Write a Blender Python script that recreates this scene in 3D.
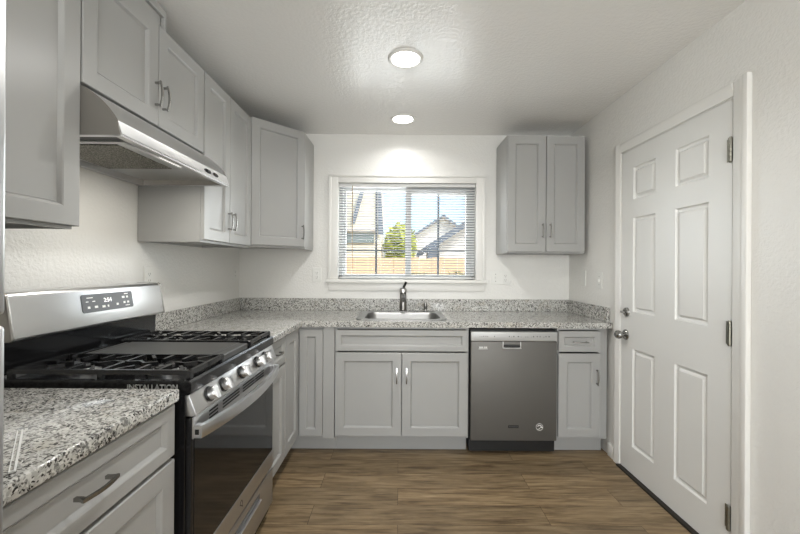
import bpy, bmesh, math, random
from mathutils import Vector, Matrix
random.seed(7)
S = bpy.context.scene
for o in list(bpy.data.objects): bpy.data.objects.remove(o)
COL = S.collection

# ------------------------------------------------------------------ camera, world, lights, exposure
D, XR, XL, ZC, H = 3.1276, 1.4588, -1.3699, 2.425, 1.28774
YF = -3.2                                   # rear wall of the room, behind the camera
cam = bpy.data.cameras.new('camera'); cam_o = bpy.data.objects.new('camera', cam); COL.objects.link(cam_o)
cam.sensor_width = 36; cam.lens = 364.896*36/800; cam.clip_start = .02; cam.clip_end = 300
rt = Vector((.999977, -.0021725, .0063831)); fw = Vector((.0021681, .9999974, .0007003)); up = rt.cross(fw)
M = Matrix((rt, up, -fw)).transposed().to_4x4(); M.translation = (0, 0, H); cam_o.matrix_world = M
S.camera = cam_o

W = bpy.data.worlds.new('world'); S.world = W; W.use_nodes = True
wn = W.node_tree.nodes; wl = W.node_tree.links
bg = wn['Background']; sky = wn.new('ShaderNodeTexSky'); sky.sky_type = 'NISHITA'
sky.sun_disc = False; sky.sun_elevation = math.radians(48); sky.sun_rotation = math.radians(120); sky.air_density = 1.0; sky.dust_density = 4
wl.new(sky.outputs[0], bg.inputs[0]); bg.inputs[1].default_value = .62

def lamp(name, kind, loc, rot, energy, color=(1, 1, 1), **k):
    l = bpy.data.lights.new(name, kind); l.energy = energy; l.color = color
    for a, v in k.items(): setattr(l, a, v)
    o = bpy.data.objects.new(name, l); COL.objects.link(o); o.location = loc; o.rotation_euler = rot
    return o
lamp('sun', 'SUN', (2, -6, 9), (math.radians(42), 0, math.radians(38)), 3.2, (1, .95, .88), angle=.01)
# added fill lamp just inside the rear window, tilted up to brighten the ceiling
lamp('rear_fill', 'AREA', (.1, YF+.06, 1.35), (math.radians(112), 0, 0), 165, (.98, .99, 1), shape='RECTANGLE', size=2.2, size_y=1.7)
# daylight through the sink window
lamp('sink_window_daylight', 'AREA', (.06, D+.42, 1.6), (math.radians(-90), 0, 0), 32, (.95, .98, 1), shape='RECTANGLE', size=1.1, size_y=.8)
LAMP_W = 9.0
vs = S.view_settings
S.display_settings.display_device = 'sRGB'
vs.view_transform = 'Standard'; vs.look = 'None'; vs.gamma = 1; vs.use_curve_mapping = False; vs.exposure = -0.2
S.cycles.max_bounces = 10; S.cycles.diffuse_bounces = 7; S.cycles.transparent_max_bounces = 16
S.cycles.use_denoising = True; S.cycles.sample_clamp_indirect = 6
S.cycles.caustics_reflective = False; S.cycles.caustics_refractive = False

# ------------------------------------------------------------------ materials
def srgb(r, g, b):
    f = lambda c: c/12.92 if c <= .04045 else ((c+.055)/1.055)**2.4
    return (f(r/255), f(g/255), f(b/255), 1)
def mat(name, col, rough=.5, metal=0, spec=.5, bump=None, emit=None, coat=0, aniso=0):
    m = bpy.data.materials.new(name); m.use_nodes = True
    nt = m.node_tree; b = nt.nodes['Principled BSDF']
    b.inputs['Base Color'].default_value = col; b.inputs['Roughness'].default_value = rough
    b.inputs['Metallic'].default_value = metal; b.inputs['Specular IOR Level'].default_value = spec
    b.inputs['Coat Weight'].default_value = coat
    if emit: b.inputs['Emission Color'].default_value = emit[0]; b.inputs['Emission Strength'].default_value = emit[1]
    if bump:
        sc, st, dist = bump[:3]; stretch = bump[3] if len(bump) > 3 else (1, 1, 1)
        tc = nt.nodes.new('ShaderNodeTexCoord'); mp = nt.nodes.new('ShaderNodeMapping'); mp.inputs['Scale'].default_value = stretch
        nz = nt.nodes.new('ShaderNodeTexNoise'); nz.inputs['Scale'].default_value = sc; nz.inputs['Detail'].default_value = 3
        bp = nt.nodes.new('ShaderNodeBump'); bp.inputs['Strength'].default_value = st; bp.inputs['Distance'].default_value = dist
        L = nt.links.new
        L(tc.outputs['Object'], mp.inputs[0]); L(mp.outputs[0], nz.inputs['Vector']); L(nz.outputs['Fac'], bp.inputs['Height']); L(bp.outputs[0], b.inputs['Normal'])
    return m
def nodes(m): return m.node_tree.nodes, m.node_tree.links.new, m.node_tree.nodes['Principled BSDF']
def ramp(n, stops, interp='LINEAR'):
    r = n.new('ShaderNodeValToRGB'); r.color_ramp.interpolation = interp
    while len(r.color_ramp.elements) < len(stops): r.color_ramp.elements.new(.5)
    for e, (p, c) in zip(r.color_ramp.elements, stops): e.position = p; e.color = c if len(c) == 4 else (*c, 1)
    return r

def plaster(name, col, rough, scale, strength, dist):
    """paint over a knock-down / orange-peel texture"""
    m = mat(name, col, rough, spec=.5); n, L, b = nodes(m)
    tc = n.new('ShaderNodeTexCoord')
    a = n.new('ShaderNodeTexNoise'); a.inputs['Scale'].default_value = scale; a.inputs['Detail'].default_value = 4
    r = ramp(n, [(.42, (0, 0, 0)), (.58, (1, 1, 1))])
    bp = n.new('ShaderNodeBump'); bp.inputs['Strength'].default_value = strength; bp.inputs['Distance'].default_value = dist
    L(tc.outputs['Object'], a.inputs['Vector']); L(a.outputs['Fac'], r.inputs[0]); L(r.outputs[0], bp.inputs['Height']); L(bp.outputs[0], b.inputs['Normal'])
    return m

def granite():
    m = mat('granite', (.5, .5, .5, 1), .09, spec=.5); n, L, b = nodes(m)
    tc = n.new('ShaderNodeTexCoord')
    def noise(s, d=3, rg=.5):
        x = n.new('ShaderNodeTexNoise'); x.inputs['Scale'].default_value = s; x.inputs['Detail'].default_value = d; x.inputs['Roughness'].default_value = rg
        L(tc.outputs['Object'], x.inputs['Vector']); return x.outputs['Fac']
    def mix(f, a, bb):
        x = n.new('ShaderNodeMix'); x.data_type = 'RGBA'; L(f, x.inputs[0])
        for s, v in ((x.inputs[6], a), (x.inputs[7], bb)):
            if isinstance(v, tuple): s.default_value = v
            else: L(v, s)
        return x.outputs[2]
    # warped cells
    wv = n.new('ShaderNodeTexNoise'); wv.inputs['Scale'].default_value = 60; L(tc.outputs['Object'], wv.inputs['Vector'])
    vm = n.new('ShaderNodeVectorMath'); vm.operation = 'MULTIPLY_ADD'; vm.inputs[1].default_value = (.02, .02, .02)
    L(wv.outputs['Color'], vm.inputs[0]); L(tc.outputs['Object'], vm.inputs[2])
    vo = n.new('ShaderNodeTexVoronoi'); vo.inputs['Scale'].default_value = 185; L(vm.outputs[0], vo.inputs['Vector'])
    sx = n.new('ShaderNodeSeparateColor'); L(vo.outputs['Color'], sx.inputs[0])
    pale = ramp(n, [(0, srgb(152, 151, 146)), (.45, srgb(188, 187, 182)), (1, srgb(214, 213, 208))]); L(sx.outputs[0], pale.inputs[0])
    warm = ramp(n, [(.58, (0, 0, 0)), (.72, (1, 1, 1))]); L(noise(14, 4), warm.inputs[0])
    c = mix(warm.outputs[0], pale.outputs[0], srgb(176, 171, 160))
    gm = ramp(n, [(.55, (0, 0, 0)), (.63, (1, 1, 1))]); L(noise(58, 4, .6), gm.inputs[0])
    c = mix(gm.outputs[0], c, srgb(120, 120, 117))
    # dark specks: random cells thinned by a cluster noise
    ad = n.new('ShaderNodeMath'); ad.operation = 'MULTIPLY_ADD'; ad.inputs[1].default_value = .62
    cl = noise(34, 3); L(cl, ad.inputs[0]); L(sx.outputs[1], ad.inputs[2])
    dk = ramp(n, [(.0, (0, 0, 0)), (1.0, (0, 0, 0))])
    mt = n.new('ShaderNodeMath'); mt.operation = 'GREATER_THAN'; mt.inputs[1].default_value = 1.2; L(ad.outputs[0], mt.inputs[0])
    c = mix(mt.outputs[0], c, srgb(54, 52, 50))
    # fine pepper
    v2 = n.new('ShaderNodeTexVoronoi'); v2.inputs['Scale'].default_value = 260; L(tc.outputs['Object'], v2.inputs['Vector'])
    s2 = n.new('ShaderNodeSeparateColor'); L(v2.outputs['Color'], s2.inputs[0])
    m2 = n.new('ShaderNodeMath'); m2.operation = 'GREATER_THAN'; m2.inputs[1].default_value = .87; L(s2.outputs[0], m2.inputs[0])
    c = mix(m2.outputs[0], c, srgb(96, 93, 90))
    L(c, b.inputs['Base Color'])
    return m

def wood_floor():
    m = mat('oak_planks', (.3, .2, .1, 1), .42, spec=.4); n, L, b = nodes(m)
    tc = n.new('ShaderNodeTexCoord')
    br = n.new('ShaderNodeTexBrick'); br.offset = .37; br.inputs['Color1'].default_value = (0, 0, 0, 1); br.inputs['Color2'].default_value = (1, 1, 1, 1)
    br.inputs['Mortar'].default_value = (.5, .5, .5, 1)
    br.inputs['Scale'].default_value = 1; br.inputs['Brick Width'].default_value = 1.22; br.inputs['Row Height'].default_value = .152
    br.inputs['Mortar Size'].default_value = .0012; br.inputs['Mortar Smooth'].default_value = .1; br.inputs['Bias'].default_value = 0
    L(tc.outputs['Object'], br.inputs['Vector'])
    mp = n.new('ShaderNodeMapping'); mp.inputs['Scale'].default_value = (1.3, 13, 1); L(tc.outputs['Object'], mp.inputs[0])
    sc = n.new('ShaderNodeMath'); sc.operation = 'MULTIPLY'; sc.inputs[1].default_value = 37; L(br.outputs['Color'], sc.inputs[0])
    g = n.new('ShaderNodeTexNoise'); g.noise_dimensions = '4D'; g.inputs['Scale'].default_value = 2.6; g.inputs['Detail'].default_value = 8; g.inputs['Roughness'].default_value = .62; g.inputs['Distortion'].default_value = .7
    L(mp.outputs[0], g.inputs['Vector']); L(sc.outputs[0], g.inputs['W'])
    r = ramp(n, [(.28, srgb(80, 64, 45)), (.42, srgb(114, 96, 72)), (.55, srgb(138, 119, 91)), (.75, srgb(158, 139, 110))]); L(g.outputs['Fac'], r.inputs[0])
    mp3 = n.new('ShaderNodeMapping'); mp3.inputs['Scale'].default_value = (2.5, 60, 1); L(tc.outputs['Object'], mp3.inputs[0])
    fg = n.new('ShaderNodeTexNoise'); fg.noise_dimensions = '4D'; fg.inputs['Scale'].default_value = 2.2; fg.inputs['Detail'].default_value = 5; L(mp3.outputs[0], fg.inputs['Vector']); L(sc.outputs[0], fg.inputs['W'])
    fr_ = ramp(n, [(.36, (.66, .63, .58)), (.52, (1, 1, 1))]); L(fg.outputs['Fac'], fr_.inputs[0])
    mf = n.new('ShaderNodeMix'); mf.data_type = 'RGBA'; mf.blend_type = 'MULTIPLY'; mf.inputs[0].default_value = .75; L(r.outputs[0], mf.inputs[6]); L(fr_.outputs[0], mf.inputs[7])
    # tone per plank
    tn = ramp(n, [(0, (.8, .8, .8)), (1, (1.08, 1.06, 1.03))]); L(br.outputs['Color'], tn.inputs[0])
    mu = n.new('ShaderNodeMix'); mu.data_type = 'RGBA'; mu.blend_type = 'MULTIPLY'; mu.inputs[0].default_value = 1
    L(mf.outputs[2], mu.inputs[6]); L(tn.outputs[0], mu.inputs[7])
    # knots and dark streaks
    mp2 = n.new('ShaderNodeMapping'); mp2.inputs['Scale'].default_value = (2.2, 9, 1); L(tc.outputs['Object'], mp2.inputs[0])
    k = n.new('ShaderNodeTexNoise'); k.noise_dimensions = '4D'; k.inputs['Scale'].default_value = 2.0; k.inputs['Detail'].default_value = 5; L(mp2.outputs[0], k.inputs['Vector']); L(sc.outputs[0], k.inputs['W'])
    kr = ramp(n, [(.62, (0, 0, 0)), (.74, (.8, .8, .8))]); L(k.outputs['Fac'], kr.inputs[0])
    m3 = n.new('ShaderNodeMix'); m3.data_type = 'RGBA'; L(kr.outputs[0], m3.inputs[0]); L(mu.outputs[2], m3.inputs[6]); m3.inputs[7].default_value = srgb(84, 64, 43)
    m4 = n.new('ShaderNodeMix'); m4.data_type = 'RGBA'; L(br.outputs['Fac'], m4.inputs[0]); L(m3.outputs[2], m4.inputs[6]); m4.inputs[7].default_value = srgb(70, 54, 38)
    L(m4.outputs[2], b.inputs['Base Color'])
    bp = n.new('ShaderNodeBump'); bp.inputs['Strength'].default_value = .25; bp.inputs['Distance'].default_value = .002
    L(g.outputs['Fac'], bp.inputs['Height']); L(bp.outputs[0], b.inputs['Normal'])
    return m

def glass_mat():
    m = bpy.data.materials.new('window_glass'); m.use_nodes = True; n = m.node_tree.nodes; L = m.node_tree.links.new
    n.remove(n['Principled BSDF'])
    t = n.new('ShaderNodeBsdfTransparent'); t.inputs[0].default_value = (.95, .97, .97, 1)
    g = n.new('ShaderNodeBsdfGlossy'); g.inputs['Roughness'].default_value = 0
    fr = n.new('ShaderNodeFresnel'); fr.inputs[0].default_value = 1.4; mx = n.new('ShaderNodeMixShader'); fm = n.new('ShaderNodeMath'); fm.operation = 'MULTIPLY'; fm.inputs[1].default_value = .04; L(fr.outputs[0], fm.inputs[0])
    L(fm.outputs[0], mx.inputs[0]); L(t.outputs[0], mx.inputs[1]); L(g.outputs[0], mx.inputs[2]); L(mx.outputs[0], n['Material Output'].inputs[0])
    return m

def filter_mesh():
    m = mat('filter_mesh', srgb(150, 147, 138), .45, .7); n, L, b = nodes(m)
    tc = n.new('ShaderNodeTexCoord'); v = n.new('ShaderNodeTexVoronoi'); v.inputs['Scale'].default_value = 170; L(tc.outputs['Object'], v.inputs['Vector'])
    r = ramp(n, [(.1, srgb(190, 186, 174)), (.6, srgb(84, 81, 74))]); L(v.outputs['Distance'], r.inputs[0]); L(r.outputs[0], b.inputs['Base Color'])
    bp = n.new('ShaderNodeBump'); bp.inputs['Strength'].default_value = .8; bp.inputs['Distance'].default_value = .004; L(v.outputs['Distance'], bp.inputs['Height']); L(bp.outputs[0], b.inputs['Normal'])
    return m

WALL = plaster('wall_paint', srgb(226, 225, 221), .28, 75, .22, .004)
CEIL = plaster('ceiling_paint', srgb(232, 231, 228), .2, 62, .16, .004)
TRIM = mat('trim_white', srgb(228, 227, 223), .35)
DOORM = mat('door_white', srgb(226, 226, 223), .38)
FLOOR = wood_floor()
CAB = mat('cabinet_grey', srgb(162, 162, 160), .3, spec=.45)
CABIN = mat('cabinet_underside', srgb(120, 118, 112), .6)
GRAN = granite()
STEEL = mat('stainless', srgb(222, 222, 222), .3, 1, bump=(9, .04, .002, (1, 1, 60)))
STEEL2 = mat('stainless_soft', srgb(206, 206, 206), .34, 1)
DSTEEL = mat('slate_stainless', srgb(104, 102, 98), .5, .55)
HOODSIDE = mat('hood_steel', srgb(170, 166, 160), .33, 1)
NICKEL = mat('satin_nickel', srgb(160, 159, 156), .26, 1)
BRASSY = mat('hinge_nickel', srgb(140, 138, 128), .32, 1)
BLACK = mat('black_enamel', srgb(24, 24, 25), .16, spec=.5)
BLACKM = mat('black_matte', srgb(20, 20, 20), .5)
IRON = mat('cast_iron', srgb(34, 34, 35), .24, spec=.6)
GRID = mat('griddle_iron', srgb(68, 68, 67), .45, spec=.5)
OGLASS = mat('oven_glass', srgb(16, 16, 17), .06, spec=.6)
GREYPL = mat('panel_grey', srgb(84, 85, 87), .3)
WHITEMARK = mat('white_print', srgb(238, 238, 236), .5)
LCD = mat('lcd_digits', srgb(245, 245, 245), .5, emit=((1, 1, 1, 1), .7))
PLATE = mat('plate_plastic', srgb(226, 226, 222), .35)
PLATEDK = mat('plate_slot', srgb(120, 118, 112), .5)
LED = mat('led_lens', (1, 1, 1, 1), .5, emit=((1, .98, .95, 1), 12))
HLED = mat('hood_lens', (.9, .9, .85, 1), .4, emit=((1, .97, .9, 1), 1.2))
BLIND = mat('blind_white', srgb(226, 226, 224), .5)
SLAT = mat('slat_backlit_grey', srgb(150, 152, 154), .5)  # white slats; their backlit darkness against the sky is put into the grey
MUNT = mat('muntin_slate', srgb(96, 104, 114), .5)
VINYL = mat('vinyl_white', srgb(232, 232, 230), .4)
GLASS = glass_mat()
THRES = mat('threshold_bronze', srgb(52, 48, 43), .45, .5)
SIDING = mat('cream_siding', srgb(225, 216, 190), .8)
SIDING2 = mat('white_stucco', srgb(232, 232, 228), .8)
ROOFM = mat('pale_shingle', srgb(200, 194, 186), .9, bump=(30, .4, .02))
FASC = mat('slate_fascia', srgb(92, 104, 118), .7)
FENCE = mat('tan_fence', srgb(212, 182, 148), .85, bump=(6, .3, .01, (8, 8, 1)))
LEAF = mat('yellow_leaf', srgb(150, 160, 62), .7)
LEAF2 = mat('dry_shrub', srgb(128, 122, 84), .8)
BARK = mat('bark', srgb(92, 76, 60), .9)
EARTH = mat('yard_earth', srgb(176, 158, 128), .95, bump=(5, .4, .03))

# ------------------------------------------------------------------ mesh helpers
def box(bm, x0, x1, y0, y1, z0, z1, bv=0.0, seg=1):
    if x0 > x1: x0, x1 = x1, x0
    if y0 > y1: y0, y1 = y1, y0
    if z0 > z1: z0, z1 = z1, z0
    v = [bm.verts.new((x, y, z)) for z in (z0, z1) for y in (y0, y1) for x in (x0, x1)]
    fs = [bm.faces.new([v[i] for i in q]) for q in ((0, 2, 3, 1), (4, 5, 7, 6), (0, 1, 5, 4), (2, 6, 7, 3), (0, 4, 6, 2), (1, 3, 7, 5))]
    if bv > 0:
        es = list({e for f in fs for e in f.edges})
        bmesh.ops.bevel(bm, geom=es, offset=bv, segments=seg, affect='EDGES', profile=.5)
    return v
def prism(bm, pts, axis, a0, a1, bv=0, seg=2):
    """pts: polygon in the two remaining axes (x,z for axis y; y,z for axis x; x,y for axis z)"""
    def mk(p, a):
        return {'y': (p[0], a, p[1]), 'x': (a, p[0], p[1]), 'z': (p[0], p[1], a)}[axis]
    A = [bm.verts.new(mk(p, a0)) for p in pts]; B = [bm.verts.new(mk(p, a1)) for p in pts]
    fs = [bm.faces.new(A), bm.faces.new(B[::-1])]
    for i in range(len(pts)):
        j = (i+1) % len(pts); fs.append(bm.faces.new([A[j], A[i], B[i], B[j]]))
    bmesh.ops.recalc_face_normals(bm, faces=fs)
    if bv: bmesh.ops.bevel(bm, geom=list({e for f in fs for e in f.edges}), offset=bv, segments=seg, affect='EDGES', profile=.5)
def sweep(bm, pts, sect, upv=(0, 0, 1), cap=True):
    """sweep a section [(side, up)] along points"""
    pts = [Vector(p) for p in pts]; U = Vector(upv); rings = []
    for i, p in enumerate(pts):
        t = (pts[min(i+1, len(pts)-1)]-pts[max(i-1, 0)]).normalized()
        s = t.cross(U); s = s.normalized() if s.length > 1e-5 else t.cross(Vector((.3, .9, .1))).normalized()
        u = s.cross(t).normalized(); rings.append([bm.verts.new(p+s*a+u*b) for a, b in sect])
    k = len(sect); fs = []
    for a, b in zip(rings, rings[1:]):
        for i in range(k): fs.append(bm.faces.new([a[i], a[(i+1) % k], b[(i+1) % k], b[i]]))
    if cap: fs += [bm.faces.new(rings[0][::-1]), bm.faces.new(rings[-1])]
    bmesh.ops.recalc_face_normals(bm, faces=fs)
def circ(r, n=10): return [(r*math.cos(2*math.pi*i/n), r*math.sin(2*math.pi*i/n)) for i in range(n)]
def rect(w, h): return [(-w/2, -h/2), (w/2, -h/2), (w/2, h/2), (-w/2, h/2)]
def lathe(bm, prof, o, ax=(0, 0, 1), n=28, sx=1, sy=1, side=None):
    """prof: [(radius, height)] turned about ax at o"""
    o = Vector(o); a = Vector(ax).normalized(); r1 = Vector(side) if side else a.orthogonal().normalized(); r2 = a.cross(r1); rings = []
    for r, h in prof:
        if r < 1e-6: rings.append([bm.verts.new(o+a*h)])
        else: rings.append([bm.verts.new(o+a*h+(r1*math.cos(2*math.pi*i/n)*sx+r2*math.sin(2*math.pi*i/n)*sy)*r) for i in range(n)])
    fs = []
    for A, B in zip(rings, rings[1:]):
        for i in range(n):
            j = (i+1) % n
            q = [A[i % len(A)], A[j % len(A)], B[j % len(B)], B[i % len(B)]]
            q = list(dict.fromkeys(q))
            if len(q) > 2: fs.append(bm.faces.new(q))
    bmesh.ops.recalc_face_normals(bm, faces=fs)

def hollow(bm, x0, x1, y0, y1, z0, z1, front, e=.016):
    """five-sided cabinet box left open behind the doors"""
    box(bm, x0, x1, y0, y1, z0, z0+e); box(bm, x0, x1, y0, y1, z1-e, z1)
    if front == 'x':
        box(bm, x0, x0+e, y0, y1, z0+e, z1-e); box(bm, x0+e, x1, y0, y0+e, z0+e, z1-e); box(bm, x0+e, x1, y1-e, y1, z0+e, z1-e)
    else:
        box(bm, x0, x1, y1-e, y1, z0+e, z1-e); box(bm, x0, x0+e, y0, y1-e, z0+e, z1-e); box(bm, x1-e, x1, y0, y1-e, z0+e, z1-e)
def obj(name, bm, m, parent=None, angle=32):
    bmesh.ops.remove_doubles(bm, verts=bm.verts, dist=1e-6)
    off = Vector((0, 0, 0))
    if parent is not None:
        p = parent
        while p is not None: off += p.location; p = p.parent
    bmesh.ops.translate(bm, verts=bm.verts, vec=-off)
    me = bpy.data.meshes.new(name); bm.to_mesh(me); bm.free(); me.materials.append(m)
    for f in me.polygons: f.use_smooth = True
    me.set_sharp_from_angle(angle=math.radians(angle))
    o = bpy.data.objects.new(name, me); COL.objects.link(o)
    if parent is not None: o.parent = parent
    return o
def B(): return bmesh.new()
def thing(name, label, cat, loc, group=None):
    o = bpy.data.objects.new(name, None); COL.objects.link(o); o.location = loc; o.empty_display_size = .05
    o['label'] = label; o['category'] = cat
    if group: o['group'] = group
    return o
def tag(o, label, cat, group=None, kind=None):
    o['label'] = label; o['category'] = cat
    if group: o['group'] = group
    if kind: o['kind'] = kind
    return o
def struct(name, bm, m, label=None, parent=None):
    o = obj(name, bm, m, parent)
    if parent is None:
        o['kind'] = 'structure'
        if label: o['label'] = label
    return o
def bxo(name, m, parent, *a, bv=0.0, seg=1):
    b = B(); box(b, *a, bv=bv, seg=seg); return obj(name, b, m, parent)
def text(name, s, size, m, parent, origin, right, upv, align='CENTER', depth=.0004, bold=0):
    c = bpy.data.curves.new(name, 'FONT'); c.body = s; c.size = size; c.align_x = align; c.align_y = 'CENTER'; c.extrude = depth; c.offset = bold
    t = bpy.data.objects.new(name, c); COL.objects.link(t)
    me = bpy.data.meshes.new_from_object(t.evaluated_get(bpy.context.evaluated_depsgraph_get()))
    bpy.data.objects.remove(t)
    r = Vector(right).normalized(); u = Vector(upv).normalized(); n = r.cross(u)
    Mx = Matrix((r, u, n)).transposed().to_4x4(); Mx.translation = Vector(origin)
    b = B(); b.from_mesh(me); b.transform(Mx); bpy.data.meshes.remove(me)
    return obj(name, b, m, parent)

# panels: a frame is (origin, u, n); v is up
class Fr:
    def __init__(s, o, u, n): s.o, s.u, s.n, s.v = Vector(o), Vector(u).normalized(), Vector(n).normalized(), Vector((0, 0, 1))
    def p(s, u, v, n=0): return s.o+s.u*u+s.v*v+s.n*n
def shaker(bm, F, u0, u1, v0, v1, t=.02, rail=.057, raised=False):
    """door slab whose face n=0..t, sunk centre panel with a small inner bevel"""
    def ring(i, n): return [bm.verts.new(F.p(*q, n)) for q in ((u0+i, v0+i), (u1-i, v0+i), (u1-i, v1-i), (u0+i, v1-i))]
    R = [ring(0, 0), ring(0, t-.0025), ring(.0025, t), ring(rail, t), ring(rail+.004, t-.0025), ring(rail+.0095, t-.012), ring(rail+.0115, t-.013), ring(rail+.0125, t-.0115)]
    fs = []
    for a, b in zip(R, R[1:]):
        for i in range(4): fs.append(bm.faces.new([a[i], a[(i+1) % 4], b[(i+1) % 4], b[i]]))
    fs += [bm.faces.new(R[-1]), bm.faces.new(R[0][::-1])]
    bmesh.ops.recalc_face_normals(bm, faces=fs)
def door(F, u0, u1, v0, v1, parent, name='door', rail=.057):
    b = B(); shaker(b, F, u0, u1, v0, v1, rail=rail); return obj(name, b, CAB, parent, 25)
def pull(F, cu, cv, parent, L=.105, horiz=False, n0=.02):
    """arched nickel pull on two square posts"""
    b = B()
    def q(a, n): return F.p(cu+a, cv, n0+n) if horiz else F.p(cu, cv+a, n0+n)
    side = F.v if horiz else F.u
    for sgn in (-1, 1):
        sweep(b, [q(sgn*L*.42, 0), q(sgn*L*.42, .012), q(sgn*L*.44, .024)], rect(.008, .008), side)
    pts = [q(L*(-.5+k/12), .022+.008*math.sin(math.pi*k/12)) for k in range(13)]
    sweep(b, pts, [(-.0035, -.0038), (.0035, -.0038), (.0035, .0038), (-.0035, .0038)], side)
    return obj('handle', b, NICKEL, parent)

# ------------------------------------------------------------------ setting
T = .14
b = B(); box(b, XL-T, XR+T, YF-T, D+T, -.1, 0); struct('floor', b, FLOOR, 'wood plank floor running across the kitchen')
b = B(); box(b, XL-T, XR+T, YF-T, D+T, ZC, ZC+.12); struct('ceiling', b, CEIL, 'white textured ceiling')
b = B(); box(b, XL-T, XL, YF, D+T, 0, ZC); struct('wall_left', b, WALL, 'off-white wall behind the range and left cabinets')
WX0, WX1, WZ0, WZ1 = -.527, .657, 1.184, 2.011
b = B()
box(b, XL, WX0, D, D+T, 0, ZC); box(b, WX1, XR, D, D+T, 0, ZC); box(b, WX0, WX1, D, D+T, 0, WZ0); box(b, WX0, WX1, D, D+T, WZ1, ZC)
struct('wall_back', b, WALL, 'off-white wall with the sink window')
DY0, DY1, DZ1 = 1.590, 2.384, 2.037
b = B()
box(b, XR, XR+T, YF, DY0-.012, 0, ZC); box(b, XR, XR+T, DY1+.012, D+T, 0, ZC); box(b, XR, XR+T, DY0-.012, DY1+.012, DZ1+.012, ZC)
box(b, XR+.08, XR+T, DY0-.012, DY1+.012, 0, DZ1+.012)
struct('wall_right', b, WALL, 'off-white textured wall with the panelled door')
b = B()
for x0, x1, z0, z1 in ((XL-T, -1.05, 0, ZC), (1.2, XR+T, 0, ZC), (-1.05, 1.2, 0, .4), (-1.05, 1.2, 2.2, ZC)): box(b, x0, x1, YF-T, YF, z0, z1)
struct('wall_front', b, WALL, 'wall behind the viewer with a wide window')
b = B()
for x in (-1.05, .05, 1.15): box(b, x, x+.05, YF-.1, YF-.05, .4, 2.2)
for z in (.4, 2.15): box(b, -1.05, 1.2, YF-.1, YF-.05, z, z+.05)
w2 = struct('window_2', b, VINYL, 'wide white framed window behind the viewer')
b = B(); box(b, -1.0, 1.15, YF-.08, YF-.075, .45, 2.15); obj('pane', b, GLASS, w2)

# ---- sink window: vinyl slider with two sashes, colonial grilles between the panes
b = B(); wy0, wy1 = D+.055, D+.125
for a in ((WX0, WX0+.035, wy0, wy1, WZ0, WZ1), (WX1-.035, WX1, wy0, wy1, WZ0, WZ1), (WX0, WX1, wy0, wy1, WZ0, WZ0+.03), (WX0, WX1, wy0, wy1, WZ1-.035, WZ1)): box(b, *a, bv=.002)
win = struct('window_1', b, VINYL, 'white sliding window over the sink')
def sash(x0, x1, y0, y1, z0, z1, fr, top):
    b = B()
    for a in ((x0, x0+fr[0], y0, y1, z0, z1), (x1-fr[1], x1, y0, y1, z0, z1), (x0+fr[0], x1-fr[1], y0, y1, z0, z0+fr[2]), (x0+fr[0], x1-fr[1], y0, y1, z1-top, z1)): box(b, *a, bv=.002)
    s = obj('sash', b, VINYL, win)
    ym = (y0+y1)/2
    b = B(); box(b, x0+fr[0], x1-fr[1], ym-.003, ym+.003, z0+fr[2], z1-top); obj('pane', b, GLASS, s)
    gx0, gx1, gz0, gz1 = x0+fr[0], x1-fr[1], z0+fr[2], z1-top
    cx = gx0+(gx1-gx0)*.5
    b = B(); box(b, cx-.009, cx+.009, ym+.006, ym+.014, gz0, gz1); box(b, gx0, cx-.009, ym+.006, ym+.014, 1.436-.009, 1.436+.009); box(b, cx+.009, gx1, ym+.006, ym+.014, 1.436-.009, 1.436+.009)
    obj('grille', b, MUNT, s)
sash(WX0+.035, .105, D+.09, D+.118, WZ0+.03, WZ1-.035, (.022, .045, .012), .02)
sash(.052, WX1-.035, D+.058, D+.086, WZ0+.03, WZ1-.035, (.05, .042, .01), .055)
# casing, stool, apron
def casing(bm, y, parts, t=.018):
    for x0, x1, z0, z1 in parts: box(bm, x0, x1, y-t, y, z0, z1, bv=.004, seg=2)
b = B()
casing(b, D, ((-.6, WX0+.004, 1.185, 2.075), (WX1-.004, .727, 1.185, 2.075)), .016); casing(b, D, ((WX0, WX1, WZ1-.004, 2.075),), .016)
casing(b, D, ((-.606, -.582, 1.185, 2.0575), (.709, .733, 1.185, 2.0575), (-.606, .733, 2.058, 2.08)), .026)
struct('trim_1', b, TRIM, 'white casing around the sink window')
b = B(); box(b, -.622, .75, D-.04, D+.05, 1.152, 1.184, bv=.006, seg=3); box(b, -.6, .73, D-.016, D, 1.085, 1.152, bv=.004, seg=2)
struct('trim_2', b, TRIM, 'white window stool and apron over the sink')

# ---- blind
bl = thing('window_blind', 'white mini blind with open slats across the sink window', 'blind', (.064, D+.02, 1.19))
by = D+.022
bxo('headrail', BLIND, bl, WX0+.006, WX1-.006, by-.016, by+.016, 1.978, 2.006, bv=.003)
bxo('bottom_rail', BLIND, bl, WX0+.008, WX1-.008, by-.013, by+.013, 1.190, 1.203, bv=.003)
z = 1.214; ns = 35; pitch = (1.968-1.214)/(ns-1)
b = B()
n = 6; top = []; 
for k in range(n+1):
    f = k/n-.5; top.append((by+f*.025*.974, .0018*(1-4*f*f)-f*.025*.225))
for dz in (0,):
    A = [[b.verts.new((x, y, z+h+.0015*(0))) for y, h in top] for x in (WX0+.008, WX1-.008)]
    C2 = [[b.verts.new((x, y, z+h-.0006)) for y, h in top] for x in (WX0+.008, WX1-.008)]
    for k in range(n):
        b.faces.new([A[0][k], A[1][k], A[1][k+1], A[0][k+1]]); b.faces.new([C2[0][k], C2[0][k+1], C2[1][k+1], C2[1][k]])
    b.faces.new([A[0][0], C2[0][0], C2[1][0], A[1][0]]); b.faces.new([A[0][n], A[1][n], C2[1][n], C2[0][n]])
s0 = obj('slat', b, SLAT, bl)
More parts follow.
